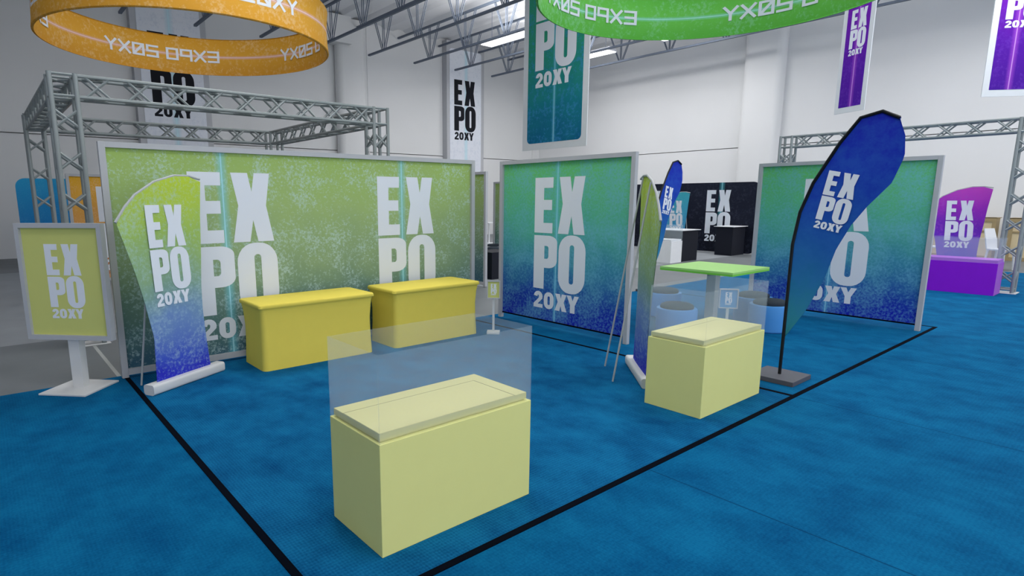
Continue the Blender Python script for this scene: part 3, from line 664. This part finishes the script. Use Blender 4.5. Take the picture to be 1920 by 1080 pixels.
# white banners on the wall piers
M['wall_white'] = printed('white_wall_print', [(0, (222, 226, 236)), (1, (226, 230, 238))], 'Z', 0, 7, (200, 208, 222), .5, (1.16,), 'X', (160, 215, 230), fine=8, sw=.07)
def pier_banner(label, x0, x1, z0, z1, tx, tw):
    t = thing('wall_banner', label, 'banner', (x0, 26.6, z0), 0, 'white banners on the far wall piers')
    W = x1 - x0
    MB().prism(rrect(0, 0, W, z1 - z0, .15, .15, 6), lambda u, v, d: (u, -d, v), .02).build('print_panel', M['wall_white'], t)
    lettering(t, planar(tx, 8.60 - z0, tw, -.02, 3.20 / (2.03 * tw)), M['letter_black'], t=.004)
pier_banner('tall white wall banner with black letters, behind the orange ring', 5.61, 7.95, 3.65, 10.17, .34, 1.57)
pier_banner('tall white wall banner with black letters, left of the green hanging banner', 20.94, 23.22, 3.65, 10.17, .31, 1.52)

# ------------------------------------------------------------------ far booths
def counter(label, x0, x1, y0, y1, h, mat, top):
    t = thing('counter', label, 'counter', (x0, y0, 0), 0, 'black covered counters in the far booth')
    MB().box(0, x1 - x0, 0, y1 - y0, 0, h - .02).build('body', mat, t, bevel=.01); MB().box(-.06, x1 - x0 + .06, -.06, y1 - y0 + .06, h - .02, h).build('counter_top', top, t)
counter('far black counter with a white top, left of the lettered part of the black wall', 18.40, 19.40, 10.74, 12.2, 1.065, M['black'], M['white'])
counter('far black counter with a white top, right in front of the black wall', 21.78, 22.74, 10.70, 11.36, 1.085, M['black'], M['white'])
tag(box(10.45, 11.3, 11.5, 12.3, 0, .72).build('black_cabinet', M['black'], bevel=.01), 'low black cabinet seen through the gap behind the small lime sign', 'cabinet')
ottoman('grey stool with a dark cushion in the gap, the nearer one', 13.6, 14.87, 0, M['grey_post'], 'dark cushioned stools in the gap beside the green and blue wall')
ottoman('grey stool with a dark cushion in the gap, the farther one', 14.5, 15.87, 0, M['grey_post'], 'dark cushioned stools in the gap beside the green and blue wall')
t = thing('bar_table', 'white bar table far back in the gap beside the green and blue wall', 'table', (19.33, 21.49, 0))
MB().box(-.3, .3, -.3, .3, .97, 1.0).build('tabletop', M['white'], t); MB().tube([(0, 0, .02), (0, 0, .97)], .04, 10).build('post', M['white'], t, True); MB().loft([circ(.28, 0), circ(.28, .02)]).build('base', M['white'], t)
def chair(label, x, y, rz):
    t = thing('chair', label, 'chair', (x, y, .0), rz, 'white chairs behind the purple counter')
    MB().loft([[(u, v, z) for u, v in rrect(-.25, -.25, .25, .25, .05, .05, 3)] for z in (.58, .62)]).build('seat', M['white'], t)
    MB().loft([[(-.24, .22, .62), (.24, .22, .62), (.24, .255, .62), (-.24, .255, .62)], [(-.25, .27, .9), (.25, .27, .9), (.25, .30, .9), (-.25, .30, .9)], [(-.22, .36, 1.21), (.22, .36, 1.21), (.22, .385, 1.21), (-.22, .385, 1.21)]]).build('backrest', M['white'], t)
    for sx in (-1, 1):
        for sy in (-1, 1): MB().loft([[(sx * .25 + dx, sy * .25 + dy, 0) for dx, dy in ((-.018, -.018), (.018, -.018), (.018, .018), (-.018, .018))], [(sx * .21 + dx, sy * .21 + dy, .58) for dx, dy in ((-.022, -.022), (.022, -.022), (.022, .022), (-.022, .022))]]).build('leg', M['white'], t)
chair('white chair between the purple banner and the truss tower', 23.5, 3.5, -.35)
chair('white chair showing between the purple banner and the right green and blue wall', 23.5, 5.05, .35)
def crate(label, y0, y1):
    x = 27.25; t = thing('wooden_crate', label, 'crate', (x, y0, 0), 0, 'tall plywood crates along the right wall'); W = y1 - y0; H = 1.44
    MB().box(.03, .7, .02, W - .02, .02, H - .02).build('plywood_body', M['cream'], t)
    MB().box(0, .03, 0, W, H - .14, H).box(0, .03, 0, W, 0, .12).box(0, .03, 0, .11, .12, H - .14).box(0, .03, W - .11, W, .12, H - .14).box(0, .03, .11, W - .11, H * .66, H * .66 + .05).build('batten_frame', M['wood'], t)
    MB().box(0, .72, -.02, W + .02, H - .02, H).build('lid', M['wood'], t)
crate('plywood crate behind the purple banner', 4.28, 6.15); crate('plywood crate behind the right truss tower', 2.1, 3.95); crate('plywood crate at the right edge of the picture', .1, 1.9)
